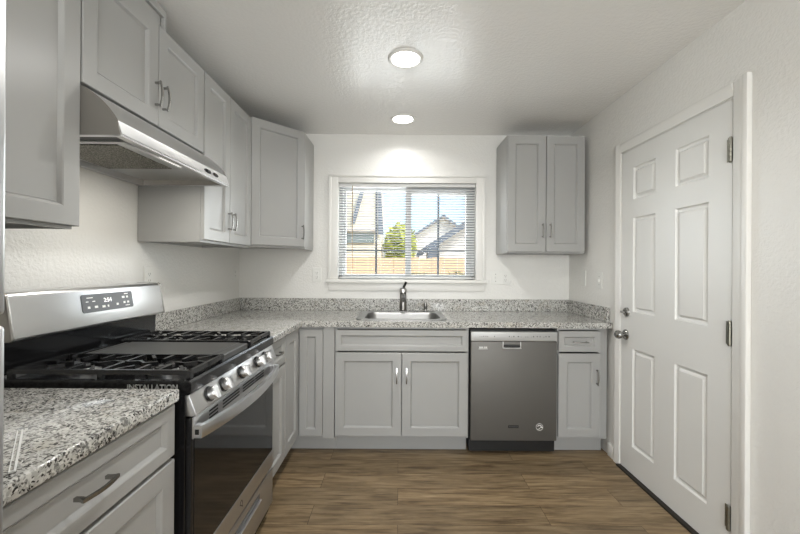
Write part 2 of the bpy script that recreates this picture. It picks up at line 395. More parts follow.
for i in range(1, ns):
    c = s0.copy(); COL.objects.link(c); c.parent = bl; c.location = s0.location+Vector((0, 0, pitch*i))
for x in (-.41, .07, .56):
    b = B()
    for dy in (-.0135, .0135): sweep(b, [(x, by+dy, 1.2), (x, by+dy, 1.98)], circ(.0007, 5), (1, 0, 0))
    obj('ladder_cord', b, BLIND, bl)
b = B(); sweep(b, [(-.404, by-.022, 1.985), (-.404, by-.024, 1.62), (-.403, by-.022, 1.27)], circ(.003, 8), (1, 0, 0)); obj('tilt_wand', b, mat('wand_amber', srgb(150, 128, 92), .3), bl)

# ---- entry door in the right wall
fx = XR-.004                                     # room face of the slab
b = B()
SL = Fr((fx+.036, DY1, 0), (0, -1, 0), (-1, 0, 0))   # u runs towards the viewer
wU = DY1-DY0; z0d = .012; z1d = DZ1-.003; tt = .036
def hole_slab(bm, F, U, V, holes, t, recess):
    """flat slab face with moulded, raised panels"""
    us = sorted({U[0], U[1], *[h[0] for h in holes], *[h[1] for h in holes]}); vs_ = sorted({V[0], V[1], *[h[2] for h in holes], *[h[3] for h in holes]})
    fs = []
    for i in range(len(us)-1):
        for j in range(len(vs_)-1):
            cu, cv = (us[i]+us[i+1])/2, (vs_[j]+vs_[j+1])/2
            if any(h[0] < cu < h[1] and h[2] < cv < h[3] for h in holes): continue
            fs.append(bm.faces.new([bm.verts.new(F.p(u, v, t)) for u, v in ((us[i], vs_[j]), (us[i+1], vs_[j]), (us[i+1], vs_[j+1]), (us[i], vs_[j+1]))]))
    for h in holes:
        def ring(i, n): return [bm.verts.new(F.p(u, v, n)) for u, v in ((h[0]+i, h[2]+i), (h[1]-i, h[2]+i), (h[1]-i, h[3]-i), (h[0]+i, h[3]-i))]
        R = [ring(0, t), ring(.006, t-.010), ring(.014, t-.0135), ring(.018, t-.0135), ring(.030, t-.002)]
        for a, c in zip(R, R[1:]):
            for i in range(4): fs.append(bm.faces.new([a[i], a[(i+1) % 4], c[(i+1) % 4], c[i]]))
        fs.append(bm.faces.new(R[-1]))
    e = [(U[0], V[0]), (U[1], V[0]), (U[1], V[1]), (U[0], V[1])]
    for i in range(4):
        a, c = e[i], e[(i+1) % 4]; fs.append(bm.faces.new([bm.verts.new(F.p(*a, 0)), bm.verts.new(F.p(*c, 0)), bm.verts.new(F.p(*c, t)), bm.verts.new(F.p(*a, t))]))
    fs.append(bm.faces.new([bm.verts.new(F.p(*q, 0)) for q in e[::-1]]))
    bmesh.ops.remove_doubles(bm, verts=bm.verts, dist=1e-5); bmesh.ops.recalc_face_normals(bm, faces=bm.faces)
cols = ((DY1-2.268, DY1-2.072), (DY1-1.922, DY1-1.715)); rows = ((.18, .79), (1.02, 1.605), (1.72, 1.92))
hole_slab(b, SL, (0.003, wU-.003), (z0d, z1d), [(c[0], c[1], r[0], r[1]) for c in cols for r in rows], tt, .01)
dr = struct('door_1', b, DOORM, 'white six-panel door in the right wall')
b = B(); lathe(b, [(0, .068), (.014, .068), (.0245, .06), (.028, .047), (.0235, .034), (.012, .027), (.0105, .012), (.026, .010), (.033, .004), (.034, 0)], (fx, 2.335, .866), (-1, 0, 0)); obj('door_knob', b, NICKEL, dr)
b = B(); lathe(b, [(0, .016), (.020, .016), (.026, .012), (.029, 0)], (fx, 2.325, 1.012), (-1, 0, 0)); box(b, fx-.036, fx-.015, 2.309, 2.341, 1.006, 1.018, bv=.004, seg=2); obj('deadbolt_thumbturn', b, NICKEL, dr)
for zc_ in (1.812, 1.008, .2):
    b = B(); hy = DY0+.004
    for k in range(5):
        z0 = zc_-.052+k*.0208; lathe(b, [(0, 0), (.0078, 0), (.0084, .0006), (.0084, .0198), (.0078, .0204), (0, .0204)], (fx-.008, hy, z0), n=14)
    lathe(b, [(0, -.004), (.005, -.004), (.0065, 0)], (fx-.008, hy, zc_-.052), n=12); lathe(b, [(.0065, 0), (.005, .004), (0, .004)], (fx-.008, hy, zc_+.052), n=12)
    box(b, fx-.002, fx, hy, hy+.024, zc_-.05, zc_+.05); obj('hinge', b, BRASSY, dr)
# casing of the door, head and two legs, with a taller back-band on the near side
b = B()
def vleg(y0, y1, z1):
    box(b, XR-.011, XR, y0, y1, 0, z1, bv=.003)
def prof_leg(yin, yout, z1):
    s = 1 if yout > yin else -1
    pts = [(XR, yin), (XR-.010, yin), (XR-.013, yin+s*.006), (XR-.012, yin+s*.018), (XR-.017, yin+s*.03), (XR-.018, yin+s*.05), (XR-.014, yin+s*.06), (XR, yin+s*.062)]
    prism(b, pts, 'z', 0, z1)
prof_leg(DY1+.006, DY1+.07, DZ1+.066); prof_leg(DY0-.006, DY0-.062, DZ1+.062)
s = [(XR, DZ1+.006), (XR-.010, DZ1+.006), (XR-.013, DZ1+.012), (XR-.012, DZ1+.024), (XR-.017, DZ1+.036), (XR-.018, DZ1+.056), (XR-.014, DZ1+.066), (XR, DZ1+.068)]
prism(b, s, 'y', DY0-.006, DY1+.006)
box(b, XR-.024, XR, DY0-.084, DY0-.058, 0, DZ1+.070, bv=.004, seg=2)
struct('trim_3', b, TRIM, 'white casing around the panelled door')
b = B()
box(b, XR, XR+.08, DY0-.012, DY0-.0005, 0, DZ1+.012); box(b, XR, XR+.08, DY1+.0005, DY1+.012, 0, DZ1+.012); box(b, XR, XR+.08, DY0-.012, DY1+.012, DZ1+.001, DZ1+.012)
struct('trim_4', b, TRIM, 'white jamb of the panelled door')
b = B(); prism(b, [(XR-.03, 0), (XR-.026, .008), (XR-.008, .010), (XR+.02, .010), (XR+.02, 0)], 'y', DY0-.004, DY1+.01); struct('trim_5', b, THRES, 'dark bronze threshold strip under the door')
b = B(); box(b, XR-.014, XR, DY1+.07, 2.52, 0, .085, bv=.004, seg=2); box(b, XR-.012, XR, DY1+.07, 2.52, .078, .092, bv=.004, seg=2); struct('baseboard_right', b, TRIM, 'short white baseboard between cabinet and door')
b = B(); box(b, XR-.014, XR, YF, DY0-.1, 0, .09, bv=.004, seg=2); struct('baseboard_front', b, TRIM)

# ------------------------------------------------------------------ base cabinets
XF = -.683                                    # front of the left-run doors
YD = D-.63                                    # front of the back-run doors
FL = lambda x=XF: Fr((x-.02, 0, 0), (0, 1, 0), (1, 0, 0))     # u = Y, normal +X
FB = lambda y=YD: Fr((0, y+.02, 0), (1, 0, 0), (0, -1, 0))    # u = X, normal -Y
KZ = .112
def base_left(label, y0, y1, du0, du1, hz, hdr, xf=XF):
    t = thing('base_cabinet', label, 'cabinet', ((XL+xf)/2, (y0+y1)/2, 0), 'grey base cabinets')
    b = B(); hollow(b, XL+.004, xf-.0205, y0, y1, KZ, .878, 'x'); obj('carcass', b, CAB, t)
    bxo('toe_kick', CAB, t, XL+.004, xf-.085, y0, y1, 0, KZ)
    F = FL(xf)
    d = door(F, du0, du1, .715, .868, t, 'drawer', .036); pull(F, hdr[0], hdr[1], d, hdr[2], True)
    d = door(F, du0, du1, .13, .703, t)
    if hz: pull(F, hz[0], hz[1], d, .11)
    return t
base_left('grey base cabinet with wide drawer under the near granite counter, nearest the viewer', .495, 1.112, .50, 1.109, (.545, .6), (.808, .797, .098), -.677)
base_left('narrow grey base cabinet with one drawer, just past the range', 1.892, 2.204, 1.896, 2.2, None, (2.05, .797, .085))

ct = thing('corner_cabinet', 'grey corner base cabinet with two narrow doors meeting at the inner corner', 'cabinet', (-1.0, 2.7, 0), 'grey base cabinets')
b = B(); prism(b, [(XL+.004, 2.207), (XF-.0205, 2.207), (XF-.0205, YD+.0205), (-.44, YD+.0205), (-.44, D-.004), (XL+.004, D-.004)], 'z', KZ, .878); box(b, -.517, -.44, YD+.004, YD+.021, KZ, .878, bv=.001); obj('carcass', b, CAB, ct)
b = B(); prism(b, [(XL+.004, 2.207), (XF-.085, 2.207), (XF-.085, YD+.09), (-.44, YD+.09), (-.44, D-.004), (XL+.004, D-.004)], 'z', 0, KZ); obj('toe_kick', b, CAB, ct)
door(FL(), 2.211, 2.494, .13, .868, ct, rail=.06); door(FB(), XF+.004, -.52, .13, .857, ct, rail=.046)

sk = thing('sink_cabinet', 'grey double-door sink base cabinet under the window', 'cabinet', (.02, 2.8, 0), 'grey base cabinets')
b = B(); box(b, -.438, .482, YD+.0205, D-.004, KZ, KZ+.016); box(b, -.438, .482, D-.02, D-.004, KZ+.016, .878); box(b, -.438, -.42, YD+.0205, D-.02, KZ+.016, .878); box(b, .462, .482, YD+.0205, D-.02, KZ+.016, .878); box(b, -.42, .462, YD+.0205, YD+.036, .862, .878); obj('carcass', b, CAB, sk)
bxo('toe_kick', CAB, sk, -.438, .482, YD+.09, YD+.11, 0, KZ)
door(FB(), -.434, .474, .712, .857, sk, 'false_drawer_front', .036)
for u0, u1, h in ((-.434, .0195, -.012), (.0235, .474, .055)):
    d = door(FB(), u0, u1, .13, .702, sk); pull(FB(), h, .55, d, .108)

rc = thing('base_cabinet', 'narrow grey base cabinet with drawer and door between dishwasher and door wall', 'cabinet', (1.26, 2.8, 0), 'grey base cabinets')
b = B(); hollow(b, 1.092, 1.39, YD+.0205, D-.004, KZ, .878, 'y'); box(b, 1.39, 1.438, YD+.0205, YD+.04, KZ, .878); obj('carcass', b, CAB, rc)
bxo('toe_kick', CAB, rc, 1.092, 1.438, YD+.09, YD+.11, 0, KZ)
d = door(FB(), 1.096, 1.384, .715, .857, rc, 'drawer', .038); pull(FB(), 1.24, .784, d, .105, True)
d = door(FB(), 1.096, 1.384, .13, .703, rc); pull(FB(), 1.357, .545, d, .108)

# ------------------------------------------------------------------ countertops
CZ0, CZ1 = .879, .917
XE, YE = -.661, D-.645
b = B(); box(b, XL+.003, XE, .49, 1.106, CZ0, CZ1, bv=.006, seg=3)
tag(obj('countertop', b, GRAN), 'short granite countertop left of the range, nearest the viewer', 'countertop')
SX0, SX1, SY0, SY1 = -.255, .305, 2.585, 2.955          # sink cut-out
b = B()
lp = [(XL+.003, 1.888), (XE, 1.888), (XE, YE), (XR-.004, YE), (XR-.004, D-.003), (XL+.003, D-.003)]
def topgrid(bm):
    xs = [XL+.003, XE, SX0, SX1, XR-.004]; ys = [1.888, YE, SY0, SY1, D-.003]
    for i in range(4):
        for j in range(4):
            if j == 0 and i > 0: continue
            if i == 2 and j == 2: continue
            for z, f in ((CZ1, 1), (CZ0, -1)):
                q = [(xs[i], ys[j], z), (xs[i+1], ys[j], z), (xs[i+1], ys[j+1], z), (xs[i], ys[j+1], z)]
                bm.faces.new([bm.verts.new(p) for p in (q if f > 0 else q[::-1])])
    for loop in (lp, [(SX0, SY0), (SX0, SY1), (SX1, SY1), (SX1, SY0)]):
        for k in range(len(loop)):
            a, c = loop[k], loop[(k+1) % len(loop)]
            bm.faces.new([bm.verts.new(p) for p in ((*a, CZ0), (*c, CZ0), (*c, CZ1), (*a, CZ1))])
    bmesh.ops.remove_doubles(bm, verts=bm.verts, dist=1e-5)
    # split edges that meet the grid on the sides
    bmesh.ops.recalc_face_normals(bm, faces=bm.faces)
topgrid(b)
ee = [e for e in b.edges if len(e.link_faces) == 2 and ((abs(e.verts[0].co.y-YE) < 1e-4 and abs(e.verts[1].co.y-YE) < 1e-4 and min(v.co.x for v in e.verts) > XE-1e-4) or (abs(e.verts[0].co.x-XE) < 1e-4 and abs(e.verts[1].co.x-XE) < 1e-4 and max(v.co.y for v in e.verts) < YE+1e-4)) and abs(e.verts[0].co.z-e.verts[1].co.z) < 1e-5 and e.calc_face_angle(0) > 1]
bmesh.ops.bevel(b, geom=ee, offset=.006, segments=3, affect='EDGES', profile=.5)
cnt = tag(obj('countertop', b, GRAN), 'L-shaped granite countertop running from the range past the sink to the door wall', 'countertop')
BZ = 1.019
b = B(); box(b, XL+.003, XR-.004, D-.023, D-.003, CZ1, BZ, bv=.002); obj('backsplash', b, GRAN, cnt)
b = B(); box(b, XL+.003, XL+.023, 1.888, D-.0235, CZ1, BZ, bv=.002); obj('backsplash', b, GRAN, cnt)
b = B(); box(b, XR-.024, XR-.004, YE+.03, D-.0235, CZ1, BZ, bv=.002); obj('backsplash', b, GRAN, cnt)

# white strip lying near the front of the near counter
ws = B(); p0, p1 = Vector((-.845, .818, CZ1)), Vector((-.688, .652, CZ1)); dd = (p1-p0).normalized(); sd = Vector((-dd.y, dd.x, 0))
for off in (-.004, .0035):
    sweep(ws, [p0+sd*off+Vector((0, 0, .0012)), p1+sd*off+Vector((0, 0, .0012))], rect(.0032 if off > 0 else .0016, .0022))
for f in (.02, .98): sweep(ws, [p0.lerp(p1, f)-sd*.0045+Vector((0, 0, .001)), p0.lerp(p1, f)+sd*.0045+Vector((0, 0, .001))], rect(.002, .0015))
tag(obj('white_strip', ws, WHITEMARK), 'thin white strip lying on the near granite counter beside the refrigerator', 'strip')

# ------------------------------------------------------------------ sink, faucet, sprayer
def rrect(x0, x1, y0, y1, r, z, n=6):
    out = []
    for cx, cy, a0 in ((x1-r, y1-r, 0), (x0+r, y1-r, 90), (x0+r, y0+r, 180), (x1-r, y0+r, 270)):
        for k in range(n+1):
            a = math.radians(a0+90*k/n); out.append((cx+r*math.cos(a), cy+r*math.sin(a), z))
    return out
sn = thing('sink', 'stainless drop-in sink set in the granite under the window', 'sink', (.025, 2.77, CZ1))
b = B()
lv = [rrect(-.305, .345, 2.545, 3.055, .06, CZ1+.0005), rrect(-.303, .343, 2.547, 3.053, .06, CZ1+.006), rrect(-.285, .325, 2.562, 3.03, .055, CZ1+.007), rrect(-.25, .3, 2.59, 2.95, .07, CZ1+.004), rrect(-.243, .293, 2.597, 2.943, .07, CZ1-.01), rrect(-.233, .283, 2.607, 2.933, .07, CZ1-.15), rrect(-.205, .255, 2.635, 2.905, .06, CZ1-.175), rrect(-.02, .07, 2.74, 2.83, .04, CZ1-.178)]
rings = [[b.verts.new(p) for p in l] for l in lv]
for a, c in zip(rings, rings[1:]):
    for i in range(len(a)): b.faces.new([a[i], a[(i+1) % len(a)], c[(i+1) % len(a)], c[i]])
b.faces.new(rings[-1]); bmesh.ops.recalc_face_normals(b, faces=b.faces)
obj('basin', b, mat('sink_steel', srgb(158, 158, 157), .3, 1), sn, 50)
b = B(); lathe(b, [(0, .002), (.03, .002), (.04, .004), (.043, 0)], (.025, 2.785, CZ1-.1775)); obj('drain', b, NICKEL, sn)
fa = thing('faucet', 'brushed nickel single-handle pull-out faucet behind the sink', 'faucet', (.034, 3.01, CZ1+.008))
DARKN = mat('faucet_nickel', srgb(128, 126, 122), .28, 1)
b = B(); prism(b, [(.034+math.copysign(1, math.cos(t))*.098+.027*math.cos(t), 3.0+.027*math.sin(t)) for t in [math.pi*2*k/32 for k in range(32)]], 'z', CZ1+.0072, CZ1+.0125); obj('deck_plate', b, NICKEL, fa)
b = B(); lathe(b, [(.033, 0), (.033, .006), (.0285, .012), (.0265, .148), (.0255, .152), (0, .152)], (.034, 3.005, CZ1+.0125)); obj('body', b, DARKN, fa)
b = B(); lathe(b, [(0, .150), (.027, .150), (.0315, .154), (.0315, .170), (.028, .182), (.016, .189), (0, .190)], (.034, 3.005, CZ1+.0125)); obj('cap', b, mat('cap_nickel_lit', srgb(205, 203, 199), .3, 1), fa)  # cap nickel lightened: its lit top is put into the colour
b = B(); sweep(b, [(.034, 3.0, 1.045), (.034, 2.95, 1.060), (.034, 2.88, 1.054), (.034, 2.835, 1.042)], circ(.0165, 14)); obj('spout', b, DARKN, fa, 60)
b = B(); lathe(b, [(.0175, 0), (.0195, .006), (.019, .03), (.0165, .036), (0, .036)], (.034, 2.842, 1.044), (0, -.97, -.24)); obj('spray_head', b, DARKN, fa)
b = B(); sweep(b, [(.036, 3.005, 1.114), (.040, 3.0, 1.128), (.048, 2.985, 1.146), (.057, 2.968, 1.166)], [(-.009, -.006), (.009, -.006), (.010, .005), (-.010, .005)], (0, 1, 0)); obj('lever', b, mat('lever_dark', srgb(60, 59, 57), .3, 1), fa, 60)
sp = thing('side_sprayer', 'small nickel sprayer standing right of the faucet', 'sprayer', (.218, 3.0, CZ1+.006))
b = B(); lathe(b, [(.021, .0), (.021, .004), (.016, .009), (.0135, .02)], (.218, 3.005, CZ1+.0072)); obj('base', b, NICKEL, sp)
b = B(); lathe(b, [(.0125, .018), (.0145, .03), (.0155, .05), (.014, .064), (.008, .07), (0, .07)], (.218, 3.005, CZ1+.0072)); obj('spray_handle', b, DARKN, sp)

# ------------------------------------------------------------------ dishwasher
dw = thing('dishwasher', 'slate grey built-in dishwasher with light control strip between the grey cabinets', 'dishwasher', (.787, 2.8, 0))
b = B(); box(b, .492, 1.082, YD+.03, D-.03, .02, .862); obj('tub_housing', b, BLACKM, dw)
b = B(); box(b, .495, 1.082, YD+.075, YD+.085, 0, .106); obj('toe_panel', b, BLACKM, dw)
dpx0, dpx1, yf = .493, 1.080, YD-.012
d = bxo('door', DSTEEL, dw, dpx0, dpx1, yf, YD+.028, .110, .786, bv=.004, seg=3)
c = B(); box(c, dpx0, dpx1, yf-.002, YD+.028, .7885, .852, bv=.003, seg=2)
cp = obj('control_strip', c, mat('strip_steel', srgb(178, 178, 176), .5, .5), dw)
for x in [.55+.012*k for k in range(0, 6)]+[.6, .65, .75, .765, .78, .81, .83, .86, .875, .9, .915, .94, .96, .985, 1.0, 1.02]:
    bxo('control_mark', GREYPL, cp, x, x+random.uniform(.004, .009), yf-.0028, yf-.0018, .817, .817+random.choice((.003, .005, .008)))
# pocket handle
b = B(); box(b, .708, .833, yf-.012, yf+.001, .739, .746, bv=.002); box(b, .708, .713, yf-.004, yf+.001, .746, .786); box(b, .828, .833, yf-.004, yf+.001, .746, .786); obj('handle', b, STEEL, d)
b = B(); box(b, .713, .828, yf-.0015, yf+.001, .746, .766); obj('handle_pocket', b, BLACKM, d)
b = B(); box(b, .545, .607, yf-.0008, yf, .733, .737); 
for x, w in ((.548, .012), (.561, .014), (.580, .007), (.590, .013)): box(b, x, x+w, yf-.0008, yf, .740, .751)
obj('printed_badge', b, mat('badge_grey', srgb(206, 206, 204), .5), d)
b = B(); box(b, .749, .820, yf-.0015, yf, .197, .216, bv=.0005); np_ = obj('name_plate', b, BLACKM, d)
b = B()
for k in range(7): box(b, .757+.0085*k, .762+.0085*k, yf-.0019, yf-.0012, .203, .210)
obj('plate_lettering', b, GREYPL, np_)
b = B(); lathe(b, [(.022, 0), (.024, 0), (.024, .0008), (.022, .0008), (.022, 0)], (.963, yf, .205), (0, -1, 0), n=32)
sweep(b, [(.963+.012*math.cos(math.radians(a)), yf-.0006, .207+.010*math.sin(math.radians(a))) for a in range(-20, 190, 15)], rect(.005, .0008), (0, 1, 0))
box(b, .968, .984, yf-.0009, yf, .200, .206); box(b, .960, .965, yf-.0009, yf, .190, .197); box(b, .950, .956, yf-.0009, yf, .187, .192)
obj('round_sticker', b, WHITEMARK, d)

# ------------------------------------------------------------------ gas range
RY0, RY1 = 1.138, 1.880
rg = thing('gas_range', 'stainless and black freestanding gas range between the two counters', 'range', (-.98, 1.497, 0))
b = B(); box(b, XL+.03, -.665, RY0+.002, RY1-.002, .03, .884, bv=.002)
for y in (RY0+.06, RY1-.06):
    for x in (XL+.1, -.76): lathe(b, [(0, 0), (.018, 0), (.018, .006), (.01, .01), (.01, .035)], (x, y, 0), n=14)
obj('body', b, BLACK, rg)
b = B(); box(b, -.74, -.7, RY0+.02, RY1-.02, .01, .08); obj('kick_plate', b, BLACKM, rg)
# cooktop tray with rolled front lip
b = B(); prism(b, [(-1.262, .884), (-.655, .884), (-.646, .890), (-.645, .924), (-.652, .930), (-.668, .930), (-.680, .922), (-1.262, .922)], 'y', RY0+.014, RY1-.014)
for y0, y1 in ((RY0, RY0+.014), (RY1-.014, RY1)): prism(b, [(-1.262, .884), (-.655, .884), (-.646, .890), (-.645, .924), (-.652, .930), (-1.262, .930)], 'y', y0, y1)
ctp = obj('cooktop', b, BLACK, rg, 40)
text('printed_lettering', 'INSTALLATION', .0232, mat('print_grey', srgb(190, 190, 188), .5), ctp, (-.766, RY0-.0005, .9085), (1, 0, 0), (0, 0, 1), bold=.0004)
b = B(); box(b, -1.247, -1.238, RY0+.016, RY1-.016, .9215, .937, bv=.002); obj('rear_highlight', b, STEEL2, rg)  # bright strip standing in for the highlight on the cooktop's back edge
# burners
for bx_, by_, r in ((-.80, 1.265, .045), (-1.09, 1.265, .038), (-.80, 1.735, .04), (-1.09, 1.735, .036)):
    b = B(); lathe(b, [(r+.012, .9215), (r+.012, .926), (r, .932), (r*.9, .936), (0, .936)], (bx_, by_, 0)); o = obj('burner', b, STEEL2, rg)
    b = B(); lathe(b, [(r*.85, .9365), (r*.86, .943), (r*.7, .946), (0, .946)], (bx_, by_, 0)); obj('burner_cap', b, IRON, o)
# grates
def grate(y0, y1):
    b = B(); x0, x1, zt = -1.235, -.657, .957; s = rect(.010, .014); zc = zt-.007
    for y in (y0+.006, y1-.006): sweep(b, [(x0, y, zc), (x1, y, zc)], rect(.011, .015))
    for x in (x0+.005, x1-.005): sweep(b, [(x, y0, zc), (x, y1, zc)], rect(.011, .015))
    ym = (y0+y1)/2
    for cx in (-.80, -1.09):
        # curved central fingers around each burner
        for sy in (-1, 1):
            for dx in (-.105, -.035, .035, .105):
                px = [(cx+dx, ym+sy*((y1-y0)/2-.006), zc), (cx+dx, ym+sy*(.085 if abs(dx) > .05 else .068), zc), (cx+dx*(.72 if abs(dx) > .05 else 1.0), ym+sy*(.05 if abs(dx) > .05 else .035), zc)]
                sweep(b, px, s)
        sweep(b, [(cx-.145, ym, zc), (cx-.10, ym+.012, zc), (cx-.07, ym-.014, zc), (cx-.032, ym, zc)], s)
        sweep(b, [(cx+.145, ym, zc), (cx+.10, ym+.012, zc), (cx+.07, ym-.014, zc), (cx+.032, ym, zc)], s)
    sweep(b, [(-.945, y0, zc), (-.945, y1, zc)], s)
    for x in (x0+.006, -.945, x1-.006):
        for y in (y0+.007, y1-.007): box(b, x-.008, x+.008, y-.008, y+.008, .9225, zt, bv=.002)
    return obj('grate', b, IRON, rg)
grate(RY0+.016, 1.372); grate(1.622, RY1-.016)
b = B(); box(b, -1.18, -.70, 1.378, 1.616, .932, .951, bv=.004, seg=2)
for q in ((-1.2, -1.18, 1.39, 1.604), (-.70, -.664, 1.39, 1.604)): box(b, *q, .9225, .951, bv=.003)
box(b, -1.17, -.71, 1.388, 1.606, .951, .953, bv=.001); obj('griddle', b, GRID, rg)
# backguard
b = B(); prism(b, [(XL+.03, .884), (-1.262, .884), (-1.252, .94), (-1.248, 1.06), (XL+.03, 1.06)], 'y', RY0+.003, RY1-.003); obj('riser', b, BLACK, rg)
b = B(); prism(b, [(XL+.025, 1.045), (-1.212, 1.045), (-1.204, 1.052), (-1.226, 1.190), (-1.236, 1.200), (XL+.025, 1.200)], 'y', RY0, RY1, bv=.004, seg=2); bgd = obj('backguard', b, STEEL, rg, 40)
for y0, y1 in ((RY0-.0015, RY0+.010), (RY1-.010, RY1+.0015)):
    b = B(); prism(b, [(XL+.024, 1.044), (-1.210, 1.044), (-1.2025, 1.052), (-1.2245, 1.191), (-1.235, 1.2015), (XL+.024, 1.2015)], 'y', y0, y1, bv=.003, seg=2); obj('end_cap', b, HOODSIDE, bgd, 40)
nrm = Vector((.138, 0, .022)).normalized(); upd = Vector((-.022, 0, .138)).normalized()
def onbg(y, k, n=0): return Vector((-1.204, y, 1.052))+upd*k+nrm*n
b = B(); rr_ = [(y, k) for y, k, _ in rrect(1.402, 1.668, .050, .122, .009, 0, 5)]
A_ = [b.verts.new(onbg(y, k, 0)) for y, k in rr_]; C_ = [b.verts.new(onbg(y, k, .002)) for y, k in rr_]
b.faces.new(C_)
for q in range(len(A_)): b.faces.new([A_[q], A_[(q+1) % len(A_)], C_[(q+1) % len(A_)], C_[q]])
bmesh.ops.recalc_face_normals(b, faces=b.faces)
pan = obj('control_panel', b, GREYPL, bgd)
def mark(y0, y1, k0, k1):
    b = B(); b.faces.new([b.verts.new(onbg(y, k, .0024)) for y, k in ((y0, k0), (y1, k0), (y1, k1), (y0, k1))]); obj('button_mark', b, WHITEMARK, pan)
for y, k, w in ((1.425, .108, .03), (1.42, .093, .012), (1.45, .093, .014), (1.425, .070, .012), (1.458, .070, .016), (1.495, .068, .016), (1.522, .068, .008), (1.57, .071, .012), (1.605, .098, .016), (1.63, .098, .011), (1.61, .075, .012), (1.632, .075, .012), (1.62, .112, .022), (1.62, .061, .026)):
    hh = .0035 if w > .02 or k == .093 else .009
    mark(y, y+w, k-hh/2, k+hh/2)
text('clock_digits', '2:54', .024, LCD, pan, onbg(1.527, .093, .0022), (0, 1, 0), upd, bold=.0004)
# front knob panel
b = B(); prism(b, [(-.666, .884), (-.652, .884), (-.630, .824), (-.634, .818), (-.666, .818)], 'y', RY0+.001, RY1-.001, bv=.0015); kp = obj('knob_panel', b, STEEL, rg)
kn = Vector((.06, 0, .022)).normalized()
for off in (-.262, -.165, -.01, .155, .248):
    c0 = Vector((-.641, 1.497+off, .855))
    b = B(); lathe(b, [(.024, -.002), (.026, .004), (.0235, .009), (0, .009)], c0, kn); k = obj('knob', b, BLACKM, rg)
    b = B(); lathe(b, [(.0215, .008), (.0215, .026), (.019, .030), (0, .030)], c0, kn)
    u_ = Vector((0, 1, 0)); v_ = kn.cross(u_)
    sweep(b, [c0+kn*.034-v_*.021, c0+kn*.034+v_*.021], rect(.010, .014), kn); obj('grip', b, STEEL2, k)
# oven door
OX = -.643
b = B()
zt0, zt1 = .748, .812; xb = OX-.022
box(b, xb, OX-.001, RY0+.004, RY1-.004, .276, .812, bv=.003)
od = obj('oven_door', b, BLACK, rg)
b = B(); box(b, OX-.0015, OX+.002, RY0+.003, RY1-.003, .274, .352, bv=.0012); obj('lower_trim', b, STEEL2, od)
b = B(); box(b, OX-.001, OX+.0005, RY0+.016, RY1-.016, .354, .744); obj('oven_glass', b, OGLASS, od)
# top trim with vent slots
b = B(); box(b, OX-.0015, OX+.004, RY0+.003, RY1-.003, .746, .814, bv=.0015); tp = obj('top_trim', b, STEEL2, od)
b = B()
for y0 in (1.235, 1.33, 1.50, 1.63):
    for r_ in range(3): box(b, OX+.0035, OX+.0046, y0, y0+(.06 if y0 < 1.3 else .12 if y0 < 1.6 else .10)*(1 if y0 != 1.33 else 1.15), .770+.012*r_, .776+.012*r_)
obj('vent_slots', b, BLACKM, tp)
# bowed handle with end blocks
b = B(); hp = []
for k in range(17):
    f = k/16; hp.append((OX+.020+.036*math.sin(math.pi*f)**.8, RY0+.006+f*(RY1-RY0-.012), .768-.006*math.sin(math.pi*f)))
sweep(b, hp, [(-.008, -.019), (.008, -.019), (.010, -.012), (.010, .012), (.008, .019), (-.008, .019)])
for y in (RY0+.005, RY1-.030): box(b, OX+.003, OX+.026, y, y+.025, .747, .788, bv=.003)
obj('handle', b, STEEL, od)
for y in (RY0+.0035, RY1-.0055): bxo('handle_slot', BLACKM, od, OX+.008, OX+.020, y, y+.002, .760, .776)
b = B(); sweep(b, [(OX+.0024, 1.497+.011*math.cos(a), .313+.014*math.sin(a)) for a in [math.radians(x) for x in range(-60, 200, 20)]], rect(.004, .001), (1, 0, 0)); sweep(b, [(OX+.0024, 1.490, .312), (OX+.0024, 1.512, .296)], rect(.004, .001), (1, 0, 0)); obj('emblem', b, GREYPL, od)
# storage drawer
b = B(); box(b, OX-.022, OX, RY0+.003, RY1-.003, .082, .262, bv=.004, seg=2); dwr = obj('drawer', b, STEEL2, rg)
b = B(); box(b, OX-.001, OX+.0008, 1.30, 1.70, .190, .232); obj('handle_recess', b, GREYPL, dwr)
b = B(); box(b, OX, OX+.012, 1.30, 1.70, .196, .206, bv=.002); obj('handle', b, STEEL, dwr)

# ------------------------------------------------------------------ range hood
HY0, HY1 = 1.168, 1.908
hd = thing('range_hood', 'stainless under-cabinet range hood over the gas range', 'range hood', (-1.13, 1.528, 1.7))
cv = [(-1.015, 1.862)]
for k in range(1, 9):
    f = k/8; a = f*math.pi/2; cv.append((-1.015+.113*(.33*math.sin(a)+.67*f), 1.862-.110*(.33*(1-math.cos(a))+.67*f)))
b = B()
prof = [(XL+.004, 1.862)]+cv+[(-.902, 1.748), (-.891, 1.711), (-.898, 1.706), (-.912, 1.706), (-.912, 1.734), (XL+.004, 1.734)]
prism(b, prof, 'y', HY0+.002, HY1-.002); obj('shell', b, STEEL, hd, 18)
for y0, y1 in ((HY0, HY0+.002), (HY1-.002, HY1)):
    b = B(); prism(b, [(XL+.004, 1.862)]+cv+[(-.904, 1.748), (-.895, 1.706), (XL+.004, 1.706)], 'y', y0, y1); obj('end_panel', b, HOODSIDE, hd)
b = B(); box(b, -.916, -.892, HY0, HY1, 1.7025, 1.7065); obj('bottom_lip', b, STEEL2, hd)
b = B(); box(b, XL+.004, XL+.03, HY0+.002, HY1-.002, 1.706, 1.734); obj('rear_flange', b, STEEL2, hd)
for y0, y1 in ((HY0, HY0+.016), (HY1-.016, HY1)):
    b = B(); box(b, XL+.004, -.905, y0, y1, 1.7035, 1.7062); obj('side_lip', b, STEEL2, hd)
b = B(); box(b, -1.33, -.95, HY0+.02, HY0+.115, 1.727, 1.7335); obj('dark_channel', b, BLACKM, hd)
